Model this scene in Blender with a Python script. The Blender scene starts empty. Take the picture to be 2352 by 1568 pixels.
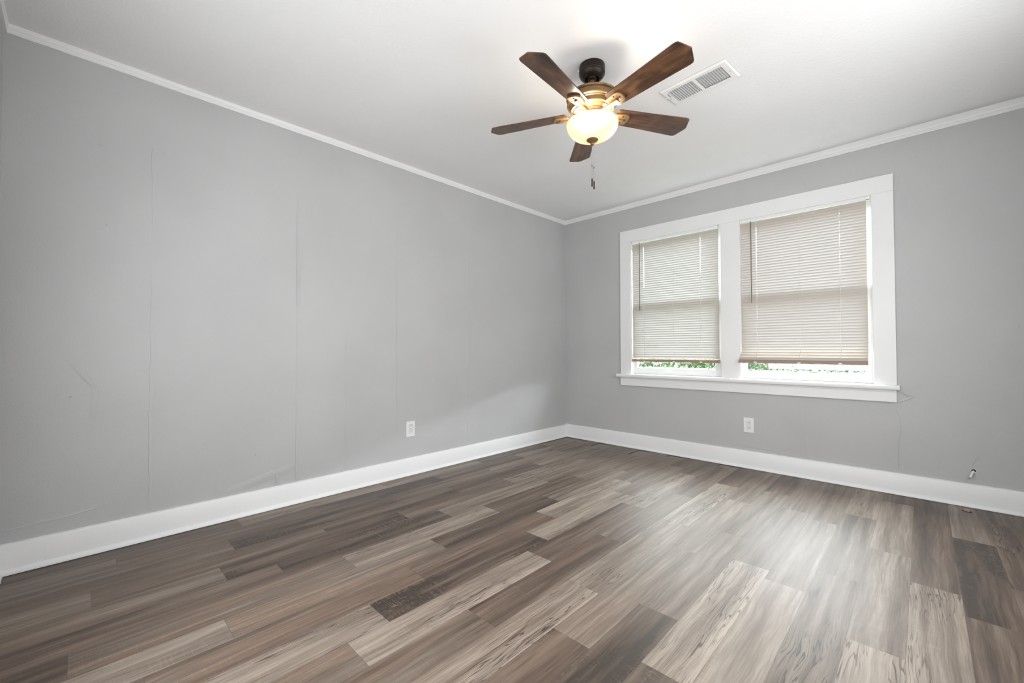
import bpy, bmesh, math, random
from mathutils import Vector, Matrix, noise as mnoise
random.seed(7)
S = bpy.context.scene
COL = S.collection
PI = math.pi

# ------------------------------------------------------------------ camera
YAW, PITCH, ROLL = 0.7700486, 0.0185620, -0.0025826
CAM = Vector((2.91194, -3.87922, 0.98393))
FPX = 971.47
d = Vector((-math.sin(YAW)*math.cos(PITCH), math.cos(YAW)*math.cos(PITCH), math.sin(PITCH)))
r = Vector((math.cos(YAW), math.sin(YAW), 0.0))
u = r.cross(d)
c_, s_ = math.cos(ROLL), math.sin(ROLL)
r2, u2 = c_*r + s_*u, -s_*r + c_*u
cam = bpy.data.objects.new('camera', bpy.data.cameras.new('camera'))
cam.data.sensor_fit = 'HORIZONTAL'
cam.data.sensor_width = 36.0
cam.data.lens = FPX/2352*36.0
cam.data.clip_start = 0.02
cam.data.clip_end = 200
cam.matrix_world = Matrix(((r2.x, u2.x, -d.x, CAM.x), (r2.y, u2.y, -d.y, CAM.y), (r2.z, u2.z, -d.z, CAM.z), (0, 0, 0, 1)))
COL.objects.link(cam)
S.camera = cam

# ------------------------------------------------------------------ world (overcast daylight) and exposure
SKY = 76.0
w = bpy.data.worlds.new('overcast_sky')
S.world = w
w.use_nodes = True
bgn = w.node_tree.nodes['Background']
bgn.inputs[0].default_value = (0.92, 0.965, 1.0, 1)
bgn.inputs[1].default_value = SKY
S.view_settings.view_transform = 'Standard'
S.view_settings.look = 'None'
S.view_settings.gamma = 1.0
S.view_settings.use_curve_mapping = False
S.view_settings.exposure = 0.21

def area(name, loc, rot, sx, sy, power, portal=False, col=(1, 1, 1)):
    l = bpy.data.lights.new(name, 'AREA')
    l.shape = 'RECTANGLE'; l.size = sx; l.size_y = sy; l.energy = power; l.color = col
    l.cycles.is_portal = portal
    o = bpy.data.objects.new(name, l)
    o.location = loc; o.rotation_euler = rot
    COL.objects.link(o)
    return o
RX, RY = 3.55, -4.12          # right wall, near wall
CEIL = 2.44
# daylight portals of the twin window, then two added fill lights
area('daylight_portal_left_sash', (1.245, 0.17, 1.40), (-PI/2, 0, 0), 0.90, 1.36, 1, True)
area('daylight_portal_right_sash', (2.24, 0.17, 1.40), (-PI/2, 0, 0), 0.90, 1.36, 1, True)
FILL_SIDE, FILL_REAR = 34.0, 33.0
area('added_side_fill', (RX-0.01, -2.15, 1.35), (0, PI/2, 0), 1.15, 1.80, FILL_SIDE, col=(.97, .985, 1))  # unseen fill light added at the right wall to brighten the room

area('added_rear_fill', (1.95, RY+0.01, 1.20), (PI/2, 0, 0), 1.80, 1.10, FILL_REAR, col=(.97, .985, 1))  # second added fill light, unseen behind the camera

# the bulbs burning inside the fan's bowl
FX, FY = 1.713, -2.047
BULB_W = 2.8
BULBS = [(0.093*math.cos(math.radians(a)), 0.093*math.sin(math.radians(a))) for a in (50, 170, 290)]
for i, (bx, by) in enumerate(BULBS):
    l = bpy.data.lights.new('fan_bulb_light', 'POINT')
    l.energy = BULB_W; l.color = (1.0, 0.90, 0.76); l.shadow_soft_size = 0.035
    o = bpy.data.objects.new('fan_bulb_light', l)
    o.location = (FX+bx, FY+by, 2.118)
    COL.objects.link(o)

# ------------------------------------------------------------------ helpers
def tag(o, label, cat, group=None, kind=None):
    o['label'] = label; o['category'] = cat
    if group: o['group'] = group
    if kind: o['kind'] = kind
    return o

def obj(name, bm, mat, parent=None, smooth=False, loc=None):
    me = bpy.data.meshes.new(name)
    bmesh.ops.recalc_face_normals(bm, faces=bm.faces)
    bm.to_mesh(me); bm.free()
    if smooth:
        for p in me.polygons: p.use_smooth = True
    me.materials.append(mat)
    o = bpy.data.objects.new(name, me)
    COL.objects.link(o)
    if parent: o.parent = parent
    if loc: o.location = loc
    return o

def empty(name, loc=(0, 0, 0), rz=0.0):
    o = bpy.data.objects.new(name, None)
    o.empty_display_size = 0.05
    o.location = loc; o.rotation_euler = (0, 0, rz)
    COL.objects.link(o)
    return o

def smooth_by_angle(o, ang=40):
    me = o.data
    for p in me.polygons: p.use_smooth = True
    bm = bmesh.new(); bm.from_mesh(me)
    for e in bm.edges:
        if len(e.link_faces) == 2 and e.calc_face_angle(0) > math.radians(ang): e.smooth = False
    bm.to_mesh(me); bm.free()

def add_box(bm, lo, hi, bev=0.0, seg=2, mat=None):
    vs = []
    for x in (lo[0], hi[0]):
        for y in (lo[1], hi[1]):
            for z in (lo[2], hi[2]):
                vs.append(bm.verts.new((x, y, z)))
    idx = ((0, 1, 3, 2), (4, 6, 7, 5), (0, 4, 5, 1), (2, 3, 7, 6), (0, 2, 6, 4), (1, 5, 7, 3))
    fs = [bm.faces.new([vs[i] for i in f]) for f in idx]
    bmesh.ops.recalc_face_normals(bm, faces=fs)
    if mat is not None:
        bmesh.ops.transform(bm, matrix=mat, verts=vs)
    if bev > 0:
        es = list({e for f in fs for e in f.edges})
        bmesh.ops.bevel(bm, geom=es, offset=bev, segments=seg, affect='EDGES', profile=0.5)

def box(lo, hi, bev=0.0, seg=2):
    bm = bmesh.new(); add_box(bm, lo, hi, bev, seg); return bm

def add_lathe(bm, prof, n=48, cx=0, cy=0, cap=True):
    rings = []
    for (rr, z) in prof:
        if rr < 1e-6:
            rings.append([bm.verts.new((cx, cy, z))])
        else:
            rings.append([bm.verts.new((cx+rr*math.cos(2*PI*i/n), cy+rr*math.sin(2*PI*i/n), z)) for i in range(n)])
    for a, b in zip(rings, rings[1:]):
        for i in range(n):
            j = (i+1) % n
            if len(a) == 1 and len(b) == 1: continue
            if len(a) == 1: bm.faces.new((a[0], b[j], b[i]))
            elif len(b) == 1: bm.faces.new((a[i], a[j], b[0]))
            else: bm.faces.new((a[i], a[j], b[j], b[i]))

def add_tube(bm, pts, rad, n=10, caps=True):
    pts = [Vector(p) for p in pts]
    rings = []
    up = None
    for i, p in enumerate(pts):
        t = (pts[min(i+1, len(pts)-1)]-pts[max(i-1, 0)]).normalized()
        if up is None: up = t.orthogonal().normalized()
        up = (up - t*up.dot(t)).normalized()
        b = t.cross(up)
        rr = rad[i] if isinstance(rad, (list, tuple)) else rad
        rings.append([bm.verts.new(p + up*rr*math.cos(2*PI*k/n) + b*rr*math.sin(2*PI*k/n)) for k in range(n)])
    for a, b in zip(rings, rings[1:]):
        for k in range(n):
            bm.faces.new((a[k], a[(k+1) % n], b[(k+1) % n], b[k]))
    if caps:
        bm.faces.new(list(reversed(rings[0]))); bm.faces.new(rings[-1])

def add_prism(bm, poly, z0, z1, bev=0.0, mat=None):
    n = len(poly)
    lo = [bm.verts.new((x, y, z0)) for x, y in poly]
    hi = [bm.verts.new((x, y, z1)) for x, y in poly]
    fs = [bm.faces.new(list(reversed(lo))), bm.faces.new(hi)]
    for i in range(n):
        j = (i+1) % n
        fs.append(bm.faces.new((lo[i], lo[j], hi[j], hi[i])))
    if mat is not None: bmesh.ops.transform(bm, matrix=mat, verts=lo+hi)
    if bev > 0:
        es = list(set(fs[0].edges) | set(fs[1].edges))
        bmesh.ops.bevel(bm, geom=es, offset=bev, segments=2, affect='EDGES', profile=0.5)

# ------------------------------------------------------------------ node helpers
class NT:
    def __init__(self, name):
        self.m = bpy.data.materials.new(name); self.m.use_nodes = True
        self.t = self.m.node_tree; self.t.nodes.clear()
        self.out = self.t.nodes.new('ShaderNodeOutputMaterial')
    def n(self, typ, ins=None, **props):
        nd = self.t.nodes.new(typ)
        for k, v in props.items(): setattr(nd, k, v)
        for k, v in (ins or {}).items(): self.set(nd, k, v)
        return nd
    def set(self, nd, k, v):
        if isinstance(v, bpy.types.NodeSocket): self.t.links.new(v, nd.inputs[k])
        elif isinstance(v, bpy.types.Node): self.t.links.new(v.outputs[0], nd.inputs[k])
        else: nd.inputs[k].default_value = v
    def M(self, op, a, b=0.0, c=0.0, clamp=False):
        nd = self.n('ShaderNodeMath', operation=op, use_clamp=clamp)
        for i, v in enumerate((a, b, c)):
            if i < len(nd.inputs): self.set(nd, i, v)
        return nd.outputs[0]
    def noise(self, vec, scale=1.0, detail=2.0, rough=0.5, dist=0.0):
        nd = self.n('ShaderNodeTexNoise', {'Vector': vec, 'Scale': scale, 'Detail': detail, 'Roughness': rough, 'Distortion': dist})
        return nd.outputs[0]
    def sstep(self, v, a, b, lo=0.0, hi=1.0):
        nd = self.n('ShaderNodeMapRange', {0: v, 1: a, 2: b, 3: lo, 4: hi}, interpolation_type='SMOOTHSTEP')
        return nd.outputs[0]
    def ramp(self, fac, stops):
        nd = self.n('ShaderNodeValToRGB', {0: fac})
        el = nd.color_ramp.elements
        while len(el) < len(stops): el.new(0.5)
        for e, (p, cc) in zip(el, stops): e.position = p; e.color = (*cc, 1)
        return nd.outputs[0]
    def mix(self, fac, a, b, blend='MIX'):
        nd = self.n('ShaderNodeMix', data_type='RGBA', blend_type=blend)
        self.set(nd, 0, fac)
        for i, v in ((6, a), (7, b)):
            if isinstance(v, tuple): v = (*v, 1) if len(v) == 3 else v
            self.set(nd, i, v)
        return nd.outputs[2]
    def bump(self, h, strength=0.3, dist=0.001, normal=None):
        nd = self.n('ShaderNodeBump', {'Height': h, 'Strength': strength, 'Distance': dist})
        if normal is not None: self.set(nd, 'Normal', normal)
        return nd.outputs[0]
    def done(self, sh):
        self.t.links.new(sh if isinstance(sh, bpy.types.NodeSocket) else sh.outputs[0], self.out.inputs[0]); return self.m
    def bsdf(self, col, rough=0.5, normal=None, **kw):
        nd = self.n('ShaderNodeBsdfPrincipled')
        if isinstance(col, tuple): col = (*col, 1)
        self.set(nd, 'Base Color', col); self.set(nd, 'Roughness', rough)
        if normal is not None: self.set(nd, 'Normal', normal)
        for k, v in kw.items(): self.set(nd, k.replace('_', ' '), v)
        return nd
    def obj(self):
        return self.n('ShaderNodeTexCoord').outputs['Object']
    def scaled(self, v, s):
        nd = self.n('ShaderNodeMapping', {0: v}); nd.inputs['Scale'].default_value = s; return nd.outputs[0]

def mat_paint(name, col, rough=0.5, bump=0.25, bscale=140, var=0.03, worm=False):
    g = NT(name); o = g.obj()
    a = g.noise(o, bscale, 3, 0.55, 0.6 if worm else 0.0)
    b = g.noise(o, 9, 2)
    cvar = g.noise(o, 1.7, 3)
    c = g.mix(g.sstep(cvar, 0.3, 0.7), tuple(x*(1-var) for x in col), tuple(min(1, x*(1+var)) for x in col))
    h = g.M('ADD', g.M('MULTIPLY', a, 1.0), g.M('MULTIPLY', b, 0.8))
    if worm:
        v = g.n('ShaderNodeTexVoronoi', {'Vector': o, 'Scale': 75.0}, feature='SMOOTH_F1')
        h = g.M('ADD', h, g.M('MULTIPLY', v.outputs[0], 0.9))
    return g.done(g.bsdf(c, rough, g.bump(h, bump, 0.004)))

WALL = mat_paint('grey_wall_paint', (0.485, 0.487, 0.487), 0.55, 0.16, 130)
CEILM = mat_paint('white_ceiling_paint', (0.83, 0.83, 0.83), 0.7, 0.2, 95, 0.015, True)
TRIM = mat_paint('white_gloss_trim_paint', (0.81, 0.81, 0.81), 0.35, 0.08, 60, 0.02)
SASHM = mat_paint('white_sash_paint', (0.70, 0.70, 0.69), 0.4, 0.15, 80, 0.03)
LOUVM = mat_paint('shade_grey_enamel', (0.50, 0.50, 0.50), 0.5, 0.0, 60, 0.02)  # enamel greyed to carry the louvers' shade; the pipe collar shares it
PLASTIC = mat_paint('white_plastic', (0.82, 0.82, 0.81), 0.3, 0.0, 60, 0.0)
VENTM = mat_paint('white_enamel_metal', (0.78, 0.78, 0.77), 0.4, 0.0, 60, 0.0)

def mat_simple(name, col, rough=0.5, **kw):
    g = NT(name); o = g.obj()
    c = g.mix(g.noise(o, 40, 3), tuple(x*0.9 for x in col), tuple(min(1, x*1.1) for x in col))
    return g.done(g.bsdf(c, rough, None, **kw))
DARK = mat_simple('dark_void', (0.012, 0.012, 0.012), 0.8)
STEEL = mat_simple('screw_steel', (0.35, 0.35, 0.34), 0.35, Metallic=0.9)

def mat_bronze(name, col, rough, metal=0.75):
    g = NT(name); o = g.obj()
    c = g.mix(g.sstep(g.noise(o, 25, 4), 0.35, 0.7), tuple(x*0.75 for x in col), col)
    return g.done(g.bsdf(c, rough, None, Metallic=metal))
BRONZE = mat_bronze('antique_bronze', (0.27, 0.165, 0.075), 0.40, 0.6)
BRONZE_DK = mat_bronze('dark_oiled_bronze', (0.022, 0.014, 0.009), 0.42, 0.4)

def mat_blade():
    g = NT('walnut_fan_blade')
    uv = g.n('ShaderNodeUVMap').outputs[0]
    a = g.noise(g.scaled(uv, (5, 70, 1)), 1.0, 5, 0.6, 0.4)
    b = g.noise(g.scaled(uv, (7, 9, 1)), 1.0, 3, 0.5, 1.0)
    f = g.M('ADD', g.M('MULTIPLY', a, 0.5), g.M('MULTIPLY', b, 0.7))
    c = g.ramp(f, [(0.40, (0.018, 0.009, 0.006)), (0.60, (0.072, 0.034, 0.018)), (0.80, (0.17, 0.082, 0.038))])
    return g.done(g.bsdf(c, 0.32, g.bump(a, 0.05, 0.001)))
BLADE = mat_blade()

def mat_bowl():
    g = NT('alabaster_glass')
    o = g.obj()
    n = g.noise(o, 14, 3, 0.5, 0.8)
    ct = g.mix(g.sstep(n, 0.3, 0.7), (0.105, 0.080, 0.043), (0.150, 0.120, 0.072))
    tr = g.n('ShaderNodeBsdfTranslucent', {0: ct})
    df = g.n('ShaderNodeBsdfDiffuse', {0: (0.34, 0.31, 0.25, 1)})
    gl = g.n('ShaderNodeBsdfGlossy', {0: (1, 1, 1, 1), 1: 0.15})
    ad = g.n('ShaderNodeAddShader', {0: tr, 1: df})
    fr = g.n('ShaderNodeFresnel', {0: 1.45})
    mx = g.n('ShaderNodeMixShader', {0: fr, 1: ad, 2: gl})
    return g.done(mx)
BOWL = mat_bowl()

def mat_emit(name, col, s):
    g = NT(name)
    return g.done(g.n('ShaderNodeEmission', {0: (*col, 1), 1: s}))
BULB = mat_emit('burning_bulb', (1.0, 0.82, 0.55), 12.0)

def mat_slat(name, dif, trans):
    g = NT(name)
    df = g.n('ShaderNodeBsdfDiffuse', {0: (*dif, 1)})
    tr = g.n('ShaderNodeBsdfTranslucent', {0: (*trans, 1)})
    ad = g.n('ShaderNodeAddShader', {0: df, 1: tr})
    gl = g.n('ShaderNodeBsdfGlossy', {0: (1, 1, 1, 1), 1: 0.4})
    return g.done(g.n('ShaderNodeMixShader', {0: 0.03, 1: ad, 2: gl}))
SLAT_L = mat_slat('cream_vinyl_slat', (0.485, 0.455, 0.40), (0.0125, 0.0135, 0.0143))
SLAT_R = mat_slat('almond_vinyl_slat', (0.47, 0.42, 0.37), (0.0094, 0.0106, 0.0118))
RAILM = mat_simple('tan_vinyl_rail', (0.30, 0.21, 0.15), 0.4)
WANDM = mat_simple('smoky_plastic_wand', (0.16, 0.13, 0.10), 0.3)
CORDM = mat_simple('white_cord', (0.75, 0.73, 0.68), 0.7)
TABM = mat_simple('clear_plastic_tab', (0.8, 0.8, 0.8), 0.25)

def mat_glass():
    g = NT('window_pane_glass')
    tr = g.n('ShaderNodeBsdfTransparent', {0: (0.93, 0.95, 0.94, 1)})
    gl = g.n('ShaderNodeBsdfGlossy', {0: (1, 1, 1, 1), 1: 0.02})
    return g.done(g.n('ShaderNodeMixShader', {0: 0.06, 1: tr, 2: gl}))
GLASS = mat_glass()

ADDED_PANE = mat_simple('added_opaque_white_pane', (.75, .76, .76), .4)  # opaque white filling for the added windows, keeps the sky out
def mat_putty():
    g = NT('flaking_putty'); o = g.obj()
    f = g.noise(g.scaled(o, (30, 30, 60)), 1.0, 4, 0.7)
    c = g.ramp(f, [(0.38, (0.10, 0.06, 0.03)), (0.48, (0.55, 0.48, 0.33)), (0.62, (0.8, 0.78, 0.7))])
    return g.done(g.bsdf(c, 0.8))
PUTTY = mat_putty()

PW, PL = 0.1497, 0.902
def mat_floor():
    g = NT('vinyl_plank_floor')
    uv = g.n('ShaderNodeUVMap').outputs[0]
    sp = g.n('ShaderNodeSeparateXYZ', {0: uv})
    U, V = sp.outputs[0], sp.outputs[1]
    at = g.n('ShaderNodeAttribute', attribute_name='plank')
    sc = g.n('ShaderNodeSeparateColor', {0: at.outputs['Color']})
    tone, warm, typ = sc.outputs[0], sc.outputs[1], sc.outputs[2]
    rnd = at.outputs['Alpha']
    uo = g.M('ADD', U, g.M('MULTIPLY', rnd, 13.7))
    vo = g.M('ADD', V, g.M('MULTIPLY', rnd, 41.3))
    vec = g.n('ShaderNodeCombineXYZ', {0: uo, 1: vo, 2: g.M('MULTIPLY', rnd, 7.0)}).outputs[0]
    wav = g.noise(g.scaled(vec, (5, 4, 1)), 1.0, 2)                        # bends the grain
    wx = g.M('ADD', uo, g.M('MULTIPLY', g.M('SUBTRACT', wav, 0.5), 0.022))
    gv = g.n('ShaderNodeCombineXYZ', {0: wx, 1: vo, 2: 0.0}).outputs[0]
    band = g.noise(g.scaled(gv, (19, 0.8, 1)), 1.0, 3, 0.55)               # broad strips along the plank
    fine = g.noise(g.scaled(gv, (170, 7, 1)), 1.0, 4, 0.65)                # pores
    mid = g.noise(g.scaled(gv, (55, 2.2, 1)), 1.0, 3, 0.6)
    # cathedral / crack lines of the pale planks
    cat = g.noise(g.scaled(gv, (22, 1.15, 1)), 1.0, 3, 0.5, 0.25)
    fr = g.M('FRACT', g.M('MULTIPLY', cat, 14.0))
    line = g.sstep(g.M('ABSOLUTE', g.M('SUBTRACT', fr, 0.5)), 0.03, 0.16, 1.0, 0.0)
    lmask = g.sstep(g.noise(g.scaled(vec, (9, 2.0, 1)), 1.0, 2), 0.45, 0.60)
    iscr = g.sstep(typ, 0.7, 0.9)
    crack = g.M('MULTIPLY', g.M('MULTIPLY', line, lmask), iscr)
    blot = g.M('MULTIPLY', g.sstep(g.noise(g.scaled(gv, (22, 4.5, 1)), 1.0, 3, 0.6), 0.68, 0.72), g.M('MULTIPLY', iscr, lmask))
    # saw marks across the dark planks
    saw = g.sstep(g.noise(g.scaled(vec, (14, 230, 1)), 1.0, 2, 0.5), 0.54, 0.64)
    smask = g.sstep(g.noise(g.scaled(vec, (11, 1.8, 1)), 1.0, 3), 0.46, 0.60)
    issc = g.M('MULTIPLY', g.sstep(typ, 0.25, 0.45), g.sstep(typ, 0.55, 0.7, 1.0, 0.0))
    dirt = g.M('MULTIPLY', g.M('MULTIPLY', smask, issc), g.sstep(g.noise(g.scaled(vec, (90, 90, 1)), 1.0, 3, 0.7), 0.3, 0.6))
    sawm = g.M('MULTIPLY', g.M('MULTIPLY', saw, smask), g.M('ADD', issc, 0.25))
    t = g.M('ADD', tone, g.M('MULTIPLY', g.M('SUBTRACT', band, 0.5), 1.15))
    t = g.M('ADD', t, g.M('MULTIPLY', g.M('SUBTRACT', fine, 0.5), 0.62))
    t = g.M('ADD', t, g.M('MULTIPLY', g.M('SUBTRACT', mid, 0.5), 0.55))
    t = g.M('SUBTRACT', t, g.M('MULTIPLY', crack, 0.50))
    t = g.M('SUBTRACT', t, g.M('MULTIPLY', blot, 0.45))
    t = g.M('SUBTRACT', t, g.M('MULTIPLY', dirt, 0.36))
    t = g.M('ADD', t, g.M('MULTIPLY', sawm, 0.22), clamp=True)
    cool = g.ramp(t, [(0.0, (0.034, 0.022, 0.014)), (0.30, (0.103, 0.068, 0.046)), (0.60, (0.195, 0.152, 0.120)), (1.0, (0.41, 0.345, 0.288))])
    wrm = g.ramp(t, [(0.0, (0.042, 0.025, 0.017)), (0.30, (0.130, 0.083, 0.058)), (0.60, (0.225, 0.155, 0.111)), (1.0, (0.44, 0.343, 0.260))])
    wn = g.M('MULTIPLY', warm, g.sstep(g.noise(g.scaled(vec, (10, 1.5, 1)), 1.0, 2), 0.35, 0.65))
    c = g.mix(wn, cool, wrm)
    e = g.M('MINIMUM', g.M('MINIMUM', U, g.M('SUBTRACT', PW, U)), g.M('MINIMUM', V, g.M('SUBTRACT', PL, V)))
    seam = g.sstep(e, 0.0001, 0.0010, 0.35, 1.0)
    c = g.mix(seam, (0.06, 0.045, 0.035), c)
    h = g.M('ADD', g.M('MULTIPLY', fine, 0.6), g.M('MULTIPLY', seam, 0.8))
    h = g.M('SUBTRACT', h, g.M('MULTIPLY', crack, 0.5))
    rough = g.M('ADD', 0.40, g.M('MULTIPLY', fine, 0.14))
    b = g.bsdf(c, rough, g.bump(h, 0.25, 0.0012))
    b.inputs['Specular IOR Level'].default_value = 0.8
    return g.done(b)
FLOOR = mat_floor()

# ------------------------------------------------------------------ floor: individual planks in one surface
TONES = {  # row: [first (farthest) joint y, [(tone, warm, type) from the far wall towards the camera]]
    0: (-1.413, [(.30, .2, 0), (.56, .2, 0), (.58, .2, 1), (.24, .3, 0), (.3, .3, 0)]),
    1: (-1.030, [(.55, .1, 1), (.32, .2, 0), (.27, .2, .5), (.36, .3, 0), (.40, .3, 0)]),
    2: (-0.615, [(.40, .1, 0), (.58, .1, 1), (.34, .2, 0), (.26, .2, .5), (.42, .4, 0)]),
    3: (-1.120, [(.58, .1, 1), (.30, .1, 0), (.32, .2, .5), (.40, .4, 0), (.5, .3, 0)]),
    4: (-0.710, [(.42, .1, 0), (.66, .1, 1), (.38, .8, 0), (.30, .2, .5), (.55, .6, 0)]),
    5: (-0.520, [(.45, .2, 0), (.40, .1, 0), (.56, .2, 0), (.27, .2, .5), (.38, .5, 0)]),
    6: (-1.180, [(.50, .1, 0), (.30, .3, 0), (.70, .2, 1), (.40, .9, 0), (.34, .3, 0)]),
    7: (-0.785, [(.45, .2, 0), (.50, .1, 0), (.26, .1, .5), (.60, 1., 0), (.70, .2, 1)]),
    8: (-1.020, [(.46, .2, 0), (.72, .2, 1), (.34, .9, 0), (.48, 1., 0), (.40, .4, 0)]),
    9: (-0.372, [(.33, .2, 0), (.50, .1, 0), (.74, .2, 1), (.24, .2, .5), (.72, .3, 1)]),
    10: (-0.527, [(.30, .3, 0), (.66, .1, 1), (.33, .2, 0), (.74, .2, 1), (.52, .8, 0)]),
    11: (-1.030, [(.38, .1, 0), (.42, .1, 0), (.33, .9, 0), (.40, .8, 0), (.45, .5, 0)]),
    12: (-0.597, [(.28, .2, 0), (.68, .1, 1), (.60, .2, 1), (.72, .3, 1), (.70, .2, 1)]),
    13: (-0.890, [(.40, .2, 0), (.58, .3, 0), (.60, .4, 0), (.36, .6, .5), (.4, .4, 0)]),
    14: (-0.545, [(.30, .2, 0), (.44, .1, 0), (.52, .2, 0), (.24, .2, .5), (.4, .3, 0)]),
    15: (-0.825, [(.40, .2, 0), (.46, .1, 0), (.74, .2, 1), (.26, .1, .5), (.7, .2, 1)]),
    16: (-0.912, [(.36, .2, 0), (.52, .1, 0), (.68, .2, 0), (.5, .2, 0)]),
    17: (-0.673, [(.60, .2, 1), (.40, .1, 0), (.44, .0, 1), (.46, .2, 0), (.5, .2, 0)]),
    18: (-0.239, [(.28, .3, 0), (.56, .2, 0), (.62, .1, 0), (.64, .2, 1), (.5, .2, 0)]),
    19: (-0.513, [(.26, .3, 0), (.32, .3, 0), (.66, .2, 1), (.5, .3, 0)]),
    20: (-0.691, [(.46, .3, 0), (.16, .3, .5), (.32, .3, 0), (.4, .2, 0)]),
    21: (-0.300, [(.30, .3, 0), (.30, .3, 1), (.34, .3, 0), (.4, .3, 0)]),
}
def make_floor():
    bm = bmesh.new()
    uvl = bm.loops.layers.uv.new('UVMap')
    cl = bm.loops.layers.float_color.new('plank')
    rg = random.Random(3)
    for k in range(-1, 24):
        row = k
        x0 = 0.166 + PW*(row-1); x1 = x0 + PW
        a, b = max(x0, -0.01), min(x1, RX+0.02)
        if b <= a: continue
        j0, tl = TONES.get(row, (-rg.random()*0.9, [(.25+.35*rg.random(), rg.random()*.5, rg.choice((0, 0, .5, 1))) for _ in range(6)]))
        yt = j0 + PL; i = 0
        while yt > RY-0.05:
            yb = yt - PL
            tone, warm, typ = tl[min(i, len(tl)-1)]
            rn = rg.random()
            ya, yc = min(yt, 0.02), max(yb, RY-0.02)
            if ya > yc:
                vs = [bm.verts.new(p) for p in ((a, yc, 0), (b, yc, 0), (b, ya, 0), (a, ya, 0))]
                f = bm.faces.new(vs)
                for lp in f.loops:
                    co = lp.vert.co
                    lp[uvl].uv = (co.x-x0, co.y-yb)
                    lp[cl] = (tone, warm, typ, rn)
            yt = yb; i += 1
    # slab underneath
    add_box(bm, (-0.15, RY-0.15, -0.20), (RX+0.2, 0.15, -0.004))
    o = obj('floor', bm, FLOOR)
    o['kind'] = 'structure'
    return o
make_floor()

# ------------------------------------------------------------------ walls
def ribbon(bm, pts, nrm, side, w0, w1, h, wig=0.0, seed=0, step=0.02):
    """a raised paint/wallpaper edge: sharp on one side, fading on the other"""
    P = []
    pts = [Vector(p) for p in pts]
    for a, b in zip(pts, pts[1:]):
        L = (b-a).length; n = max(1, int(L/step))
        for i in range(n): P.append(a.lerp(b, i/n))
    P.append(pts[-1])
    nrm = Vector(nrm); side = Vector(side)
    rows = []
    N = len(P)-1
    for i, p in enumerate(P):
        q = i/N
        f = min(1.0, 6*q, 6*(1-q))
        k = mnoise.noise(Vector((seed*3.1, i*step*9, 0.3)))
        p = p + side*k*wig
        hh = h*f*(0.75+0.5*mnoise.noise(Vector((seed, i*step*5, 9))))
        rows.append((bm.verts.new(p - side*w0 - nrm*0.0006), bm.verts.new(p + nrm*hh), bm.verts.new(p + side*w1*0.45 + nrm*hh*0.45), bm.verts.new(p + side*w1 - nrm*0.0006)))
    for a, b in zip(rows, rows[1:]):
        for j in range(3):
            bm.faces.new((a[j], a[j+1], b[j+1], b[j]))

def wall_sheet(bm, xs, zs, fn, hole=None):
    g = {}
    for i, a in enumerate(xs):
        for j, z in enumerate(zs):
            g[i, j] = bm.verts.new(fn(a, z))
    for i in range(len(xs)-1):
        for j in range(len(zs)-1):
            if hole:
                ca, cz = (xs[i]+xs[i+1])/2, (zs[j]+zs[j+1])/2
                if any(h[0] < ca < h[1] and h[2] < cz < h[3] for h in hole): continue
            bm.faces.new((g[i, j], g[i+1, j], g[i+1, j+1], g[i, j+1]))

def lin(a, b, n): return [a+(b-a)*i/n for i in range(n+1)]
def wob(a, z, s):  # old plaster is never quite flat
    return 0.0022*mnoise.noise(Vector((a*1.6, z*1.6, s))) + 0.0010*mnoise.noise(Vector((a*6, z*5, s+4)))
TOPZ = 2.47
# left wall
bm = bmesh.new()
wall_sheet(bm, lin(RY-0.01, 0.01, 130), lin(-0.02, TOPZ, 80), lambda y, z: (wob(y, z, 1.0), y, z))
for k, (y, za, zb, w0, w1, h, wg) in enumerate((
        (-3.607, 0.14, 2.05, .0015, .012, .0011, .006), (-2.884, 0.14, 2.02, .0012, .012, .0010, .002), (-2.884, 1.24, 1.56, .002, .022, .0045, .0),
        (-2.159, 0.14, 1.95, .0012, .010, .0009, .002), (-1.435, 0.60, 1.95, .0012, .010, .0008, .002), (-1.447, 0.14, 0.86, .0015, .014, .0018, .0),
        (-2.560, 0.14, 1.10, .001, .008, .0005, .002), (-3.74, 1.40, 1.72, .020, .030, .0012, .0), (-3.00, .14, .24, .002, .02, .005, .0),
        (-3.60, .14, .16, .002, .02, .003, .0))):
    ribbon(bm, [(0.001, y, za), (0.001, y, zb)], (1, 0, 0), (0, 1, 0), w0, w1, h, wg, k)
ribbon(bm, [(0.001, -3.30, .15), (0.001, -3.10, .20), (0.001, -2.90, .24)], (1, 0, 0), (0, 0, -1), .02, .035, .004, .0, 31)
ribbon(bm, [(0.001, -4.1, .19), (0.001, -3.95, .195), (0.001, -3.80, .21)], (1, 0, 0), (0, 0, 1), .0015, .01, .002, .008, 32, .008)
ribbon(bm, [(0.001, -3.88, .92), (0.001, -3.80, .80), (0.001, -3.81, .65)], (1, 0, 0), (0, -1, 0), .0012, .02, .0012, .004, 33)
for k in range(60):      # small bumps and filled nail heads
    y, z = random.uniform(-4.0, -0.3), random.uniform(0.2, 2.2)
    a = random.uniform(0, PI)
    L = random.uniform(.004, .014)
    ribbon(bm, [(0.001, y, z), (0.001, y+L*math.cos(a), z+L*math.sin(a))], (1, 0, 0), (0, -math.sin(a), math.cos(a)), .002, .004, random.uniform(.0008, .0028), 0, k+60, .003)
add_box(bm, (-0.15, RY-0.15, -0.05), (-0.008, 0.15, TOPZ+0.1))
o = obj('wall_left', bm, WALL); o['kind'] = 'structure'; smooth_by_angle(o, 30)
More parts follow.
